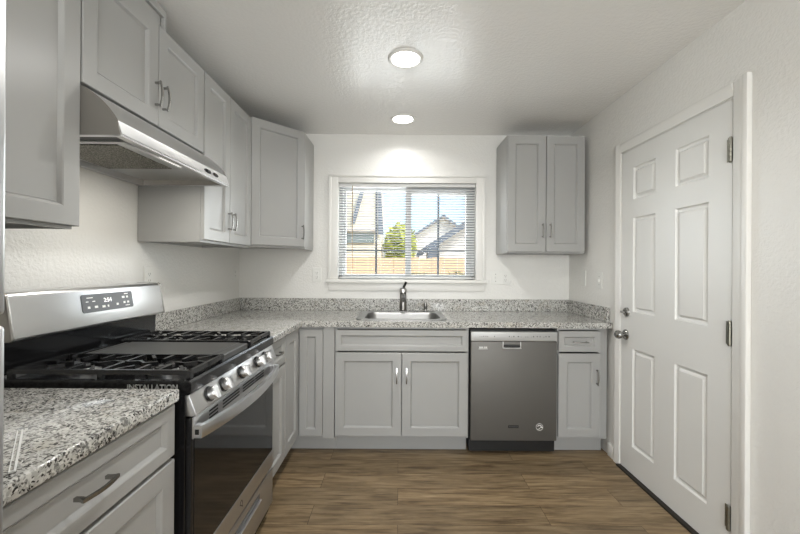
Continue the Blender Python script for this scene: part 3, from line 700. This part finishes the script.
b = B(); box(b, -1.325, -.985, HY0+.13, 1.655, 1.724, 1.7335, bv=.003); ff = obj('filter_frame', b, STEEL2, hd)
b = B(); box(b, -1.305, -1.02, HY0+.15, 1.635, 1.7205, 1.7242, bv=.001); obj('grease_filter', b, filter_mesh(), ff)
b = B(); box(b, -.975, -.93, 1.475, 1.62, 1.724, 1.7335, bv=.003); obj('light_lens', b, HLED, hd)
hl = lamp('range_hood_lamp', 'AREA', (-.952+1.13, 1.55-1.528, 1.721-1.7), (0, 0, 0), 3.5, (1, .96, .88), shape='RECTANGLE', size=.04, size_y=.12); hl.parent = hd
b = B(); lathe(b, [(.021, 0), (.020, .003), (0, .003)], (-.898, 1.705, 1.730), (1, 0, .29), sx=1.5, sy=.5, side=(0, 1, 0)); lathe(b, [(.021, 0), (.020, .003), (0, .003)], (-.898, 1.778, 1.730), (1, 0, .29), sx=1.2, sy=.5, side=(0, 1, 0)); rs = obj('rocker_plate', b, BLACKM, hd)
for y in (1.705, 1.77):
    b = B(); box(b, -.899, -.889, y-.016, y+.016, 1.723, 1.737, bv=.003); obj('switch', b, BLACK, rs)

# ------------------------------------------------------------------ wall cabinets
XU = -1.022; UZ0, UZ1 = 1.414, 2.312; UD0, UD1 = 1.427, 2.308
FU = lambda: Fr((XU-.02, 0, 0), (0, 1, 0), (1, 0, 0))
def wall_carcass(t, x0, x1, y0, y1, z0, z1):
    b = B(); hollow(b, x0, x1, y0, y1, z0+.014, z1, 'y' if x0 > 0 else 'x')
    e = .016
    for q in ((x0, x1, y0, y0+e), (x0, x1, y1-e, y1), (x0, x0+e, y0+e, y1-e), (x1-e, x1, y0+e, y1-e)): box(b, *q, z0, z0+.0145)
    return obj('carcass', b, CAB, t)
G = 'grey wall cabinets'
t = thing('wall_cabinet', 'grey wall cabinet nearest the viewer, left of the range hood beside the refrigerator', 'cabinet', (-1.2, .83, UZ0), G)
wall_carcass(t, XL+.003, XU-.0205, .497, 1.163, 1.402, UZ1); d = door(FU(), .50, 1.169, 1.411, UD1, t); pull(FU(), .53, 1.53, d, .11)
t = thing('wall_cabinet', 'short grey double-door wall cabinet directly over the range hood', 'cabinet', (-1.2, 1.53, 1.87), G)
wall_carcass(t, XL+.003, XU-.0205, 1.1645, 1.9065, 1.8635, UZ1)
for u0, u1, h in ((1.174, 1.544, 1.524), (1.548, 1.903, 1.572)):
    d = door(FU(), u0, u1, 1.877, UD1, t); pull(FU(), h, 2.005, d, .108)
# raised filler box that closes the gap to the ceiling
b = B(); box(b, XL+.01, XU-.024, 1.166, 1.592, UZ1, 2.398); box(b, XU-.024, XU-.016, 1.166, 1.575, UZ1, 2.362); box(b, XU-.024, XU-.006, 1.166, 1.604, 2.368, 2.402, bv=.002); box(b, XU-.024, XU-.006, 1.590, 1.604, UZ1+.0, 2.368, bv=.002)
obj('top_filler', b, CAB, t)
t = thing('wall_cabinet', 'tall grey double-door wall cabinet right of the range hood', 'cabinet', (-1.2, 2.21, UZ0), G)
wall_carcass(t, XL+.003, XU-.0205, 1.908, 2.516, UZ0, UZ1)
for u0, u1, h in ((1.912, 2.2, 2.178), (2.204, 2.512, 2.228)):
    d = door(FU(), u0, u1, UD0, UD1, t); pull(FU(), h, 1.555, d, .108)
t = thing('corner_wall_cabinet', 'diagonal grey corner wall cabinet left of the window', 'cabinet', (-1.1, 2.86, UZ0), G)
pa, pb = Vector((XU-.02, 2.520, 0)), Vector((-.737, 2.822, 0))
b = B(); prism(b, [(XL+.003, 2.520), (pa.x-.04, pa.y), (pa.x-.01, pa.y+.03), (pb.x, pb.y), (-.737, D-.003), (XL+.003, D-.003)], 'z', UZ0+.014+.01, UZ1+.012)
e = (pb-pa); prism(b, [(pa.x, pa.y), (pb.x, pb.y), (pb.x-.012, pb.y+.012), (pa.x-.012, pa.y+.012)], 'z', UZ0+.01, UZ0+.025)
box(b, -.753, -.737, 2.84, D-.003, UZ0+.01, UZ0+.025); obj('carcass', b, CAB, t)
ed = e.normalized(); nd = Vector((ed.y, -ed.x, 0)); FD = Fr(pa+nd*.0005, ed, nd)
d = door(FD, .010, e.length-.006, UD0+.012, UD1+.012, t); pull(FD, e.length-.03, 1.548, d, .108)
t = thing('wall_cabinet', 'grey double-door wall cabinet right of the window, in the corner by the door wall', 'cabinet', (1.13, 2.97, UZ0), G)
wall_carcass(t, .828, 1.428, D-.305+.0005, D-.003, 1.402, UZ1)
FU2 = Fr((0, D-.305, 0), (1, 0, 0), (0, -1, 0))
for u0, u1, h in ((.832, 1.1255, 1.098), (1.1295, 1.425, 1.157)):
    d = door(FU2, u0, u1, 1.414, 2.305, t); pull(FU2, h, 1.575, d, .108)

# ------------------------------------------------------------------ refrigerator at the left edge
fr = thing('refrigerator', 'stainless top-freezer refrigerator cropped at the left edge', 'refrigerator', (-.98, .05, 0))
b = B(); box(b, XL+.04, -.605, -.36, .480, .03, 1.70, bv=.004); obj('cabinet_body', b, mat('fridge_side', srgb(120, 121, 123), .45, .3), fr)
b = B(); box(b, -.70, -.62, -.34, .46, 0, .05); obj('grille', b, BLACKM, fr)
for nm, z0, z1 in (('freezer_door', 1.222, 1.70), ('fridge_door', .055, 1.208)):
    b = B(); box(b, -.60, -.5175, -.362, .4835, z0, z1, bv=.006, seg=3); d = obj(nm, b, STEEL2, fr)
    zz = (z0+.03, z0+.36) if z0 > 1 else (z1-.5, z1-.03)
    b = B(); sweep(b, [(-.515, -.30, zz[0]), (-.48, -.30, zz[0]+.02), (-.478, -.30, (zz[0]+zz[1])/2), (-.48, -.30, zz[1]-.02), (-.515, -.30, zz[1])], circ(.011, 12), (0, 1, 0)); obj('handle', b, STEEL, d)

# ------------------------------------------------------------------ wall plates
def plate(label, F, cu, cv, w, h, kind, name, cat, group):
    t = thing(name, label, cat, F.p(cu, cv, 0), group)
    b = B()
    def pb_(u0, u1, v0, v1, n0, n1, bv=0):
        ps = [F.p(u, v, n) for n in (n0, n1) for u, v in ((u0, v0), (u1, v0), (u1, v1), (u0, v1))]
        lo = [min(p[i] for p in ps) for i in range(3)]; hi = [max(p[i] for p in ps) for i in range(3)]
        box(b, lo[0], hi[0], lo[1], hi[1], lo[2], hi[2], bv=bv)
    pb_(cu-w/2, cu+w/2, cv-h/2, cv+h/2, .0004, .006, .002); obj('cover_plate', b, PLATE, t)
    def rec(c, part='receptacle'):
        nonlocal b
        b = B(); pb_(c-.017, c+.017, cv-.034, cv+.034, .005, .0075, .001); r_ = obj(part, b, PLATE, t)
        b = B()
        for dv in (.018, -.018):
            pb_(c-.008, c-.0055, cv+dv-.004, cv+dv+.005, .007, .0079); pb_(c+.0055, c+.008, cv+dv-.004, cv+dv+.005, .007, .0079); pb_(c-.0025, c+.0025, cv+dv-.012, cv+dv-.008, .007, .0079)
        obj('slots', b, PLATEDK, r_)
    def sw(c):
        nonlocal b
        b = B(); pb_(c-.005, c+.005, cv-.012, cv+.012, .005, .012, .002); obj('toggle', b, PLATE, t)
        for dv in (.03, -.03):
            b = B(); pb_(c-.003, c+.003, cv+dv-.003, cv+dv+.003, .0055, .0066); obj('screw', b, PLATEDK, t)
    if kind == 'o': rec(cu)
    elif kind == 's': sw(cu)
    elif kind == 'so': sw(cu-.042); rec(cu+.042)
FWB = Fr((0, D, 0), (1, 0, 0), (0, -1, 0)); FWL = Fr((XL, 0, 0), (0, 1, 0), (1, 0, 0)); FWR = Fr((XR, 0, 0), (0, 1, 0), (-1, 0, 0))
plate('white wall outlet left of the window under the corner cabinet', FWB, -.704, 1.218, .076, .122, 'o', 'wall_outlet', 'outlet', 'wall outlets')
plate('wide white plate with switch and outlet right of the window', FWB, .868, 1.203, .165, .118, 'so', 'outlet_switch_plate', 'outlet', None)
plate('white wall outlet on the left wall just past the range', FWL, 1.995, 1.225, .072, .116, 'o', 'wall_outlet', 'outlet', 'wall outlets')
plate('white wall outlet on the left wall near the back corner', FWL, 3.04, 1.226, .072, .118, 'o', 'wall_outlet', 'outlet', 'wall outlets')
plate('plain white cover plate on the right wall near the back corner', FWR, 2.877, 1.212, .07, .118, 'b', 'wall_plate', 'wall plate', None)
plate('white light switch on the right wall beside the door casing', FWR, 2.648, 1.2, .072, .118, 's', 'light_switch', 'switch', None)

# ------------------------------------------------------------------ ceiling lights
for lx, ly, lab in ((.027, 1.985, 'round recessed ceiling light nearer the viewer, larger of the two'), (.022, 2.79, 'round recessed ceiling light nearer the window, smaller of the two'), (.03, 1.18, 'unseen recessed fill light added above the near end of the range, out of frame')):  # the last one is unseen, added to brighten the left side
    t = thing('recessed_light', lab, 'ceiling light', (lx, ly, ZC), 'recessed ceiling lights')
    b = B(); lathe(b, [(.096, 0), (.096, -.004), (.088, -.011), (.078, -.009), (.076, -.006), (.076, 0)], (lx, ly, ZC), n=48); obj('trim_ring', b, TRIM, t)
    b = B(); lathe(b, [(.0755, -.0055), (.04, -.0068), (0, -.007)], (lx, ly, ZC), n=48); obj('lens', b, LED, t)
    lo = lamp('recessed_light_lamp', 'AREA', (0, 0, -.013), (0, 0, 0), LAMP_W*(.45 if ly > 2.5 else 1), (1, .99, .972), shape='DISK', size=.145, spread=math.radians(150)); lo.parent = t

# ------------------------------------------------------------------ outside the window
b = B(); box(b, -14, 16, D+.3, 45, -.4, -.05); o = obj('yard', b, EARTH); o['kind'] = 'structure'; o['label'] = 'bare yard outside the window'
def house(label, x0, x1, y0, y1, zw, zr, m, mr, ridge_x=None, over=.35):
    t = thing('house', label, 'house', ((x0+x1)/2, (y0+y1)/2, -.05))
    rx = (x0+x1)/2 if ridge_x is None else ridge_x
    b = B(); prism(b, [(x0, -.05), (x1, -.05), (x1, zw), (rx, zr), (x0, zw)], 'y', y0, y1); obj('walls', b, m, t)
    sl = (zr-zw)/(rx-x0); sr = (zr-zw)/(x1-rx)
    b = B(); prism(b, [(x0-over, zw-over*sl+.02), (rx, zr+.02), (x1+over, zw-over*sr+.02), (x1+over, zw-over*sr+.14), (rx, zr+.14), (x0-over, zw-over*sl+.14)], 'y', y0-over, y1+over); obj('roof', b, mr, t)
    b = B(); prism(b, [(x0-over, zw-over*sl+.03), (rx, zr+.03), (x1+over, zw-over*sr+.03), (x1+over, zw-over*sr+.15), (rx, zr+.15), (x0-over, zw-over*sl+.15)], 'y', y0-over-.05, y0-over-.005); obj('fascia', b, FASC, t)
    return t
hL = thing('house', 'tall cream house with slate trim filling the left pane', 'house', (-1.3, 9.5, -.05))
b = B(); prism(b, [(-2.6, -.05), (-.46, -.05), (-.46, 3.3), (-.66, 4.1), (-2.6, 4.1)], 'y', 8.5, 10.6); obj('walls', b, SIDING, hL)
b = B(); prism(b, [(-.488, 2.05), (-.37, 2.05), (-.44, 3.33), (-.66, 4.15), (-.72, 4.12), (-.50, 3.3)], 'y', 8.41, 8.5); obj('corner_trim', b, FASC, hL)
b = B(); prism(b, [(-1.10, 2.30), (-1.03, 2.30), (-.82, 3.06), (-.90, 3.06)], 'y', 8.36, 8.5); obj('rake_trim', b, FASC, hL)
b = B(); box(b, -2.6, -.52, 8.36, 8.5, 2.12, 2.18); obj('ledge', b, ROOFM, hL)
bxo('window', mat('window_greygreen', srgb(120, 132, 128), .3), hL, -1.32, -.59, 8.46, 8.5, 1.84, 2.07)
hR = house('white house with a low gable roof seen through the right pane', .1, 3.6, 16.5, 24, 2.25, 3.5, SIDING2, ROOFM, 1.95)
gr = thing('garage', 'pale shed with a sloping dark eave at the right of the right pane', 'shed', (2.5, 10.6, -.05))
b = B(); prism(b, [(.95, -.05), (4.8, -.05), (4.8, 4.35), (.95, 1.85)], 'y', 10, 13); obj('walls', b, SIDING2, gr)
b = B(); prism(b, [(.62, 1.62), (4.8, 4.32), (4.8, 4.52), (.62, 1.80)], 'y', 9.65, 13.2); obj('eave', b, FASC, gr)
bx_ = bxo('utility_box', FASC, None, .72, 1.02, 9.3, 9.5, -.05, 1.85, bv=.01); tag(bx_, 'blue-grey upright utility box beyond the fence, right pane', 'box')
fc = thing('fence', 'tan board fence across the yard outside the window', 'fence', (0, 8, -.05))
for k in range(24):
    x = -3.2+k*.28; b = B(); box(b, x, x+.27, 8, 8.025, -.05, 1.5+.02*math.sin(k*2.3)); obj('board', b, FENCE, fc)
b = B(); box(b, -3.2, 3.5, 8.025, 8.07, 1.0, 1.09); box(b, -3.2, 3.5, 8.025, 8.07, .3, .39); obj('rail', b, FENCE, fc)
def foliage(name, c, r, nleaf, m, parent=None, size=.09):
    b = B()
    for _ in range(nleaf):
        while True:
            q = Vector((random.uniform(-1, 1), random.uniform(-1, 1), random.uniform(-1, 1)))
            if .35 < q.length < 1: break
        p = Vector(c)+Vector((q.x*r[0], q.y*r[1], q.z*r[2]))
        d1 = Vector((random.uniform(-1, 1), random.uniform(-1, 1), random.uniform(-1, 1))).normalized(); d2 = d1.orthogonal().normalized(); s = size*random.uniform(.6, 1.3)
        vv = [b.verts.new(p+d1*s), b.verts.new(p+d2*s*.5), b.verts.new(p-d1*s), b.verts.new(p-d2*s*.5)]; b.faces.new(vv)
    return obj(name, b, m, parent)
tr = thing('tree', 'small yellow-green tree beyond the fence near the window middle', 'tree', (-.02, 9.6, -.05))
b = B(); sweep(b, [(-.02, 9.6, -.05), (.0, 9.6, .9), (-.04, 9.62, 1.7), (.04, 9.6, 2.2)], circ(.05, 8), (1, 0, 0)); obj('trunk', b, BARK, tr)
foliage('crown', (.02, 9.6, 1.85), (.42, .4, .6), 900, LEAF, tr, .1)
for x, hh, lab in ((.35, .30, 'left'), (1.1, .34, 'middle'), (1.85, .28, 'right')):
    s = thing('shrub', 'dry olive shrub in front of the fence, %s of the three' % {'left': 'leftmost', 'middle': 'middle', 'right': 'rightmost'}[lab], 'shrub', (x, 7.2, -.05), 'dry shrubs along the fence')
    b = B(); sweep(b, [(x, 7.2, -.05), (x+.02, 7.2, .5), (x, 7.2, .9)], circ(.02, 6), (1, 0, 0)); obj('stem', b, BARK, s)
    foliage('leaves', (x, 7.2, .85), (.34, .25, hh+.05), 420, LEAF2, s, .06)
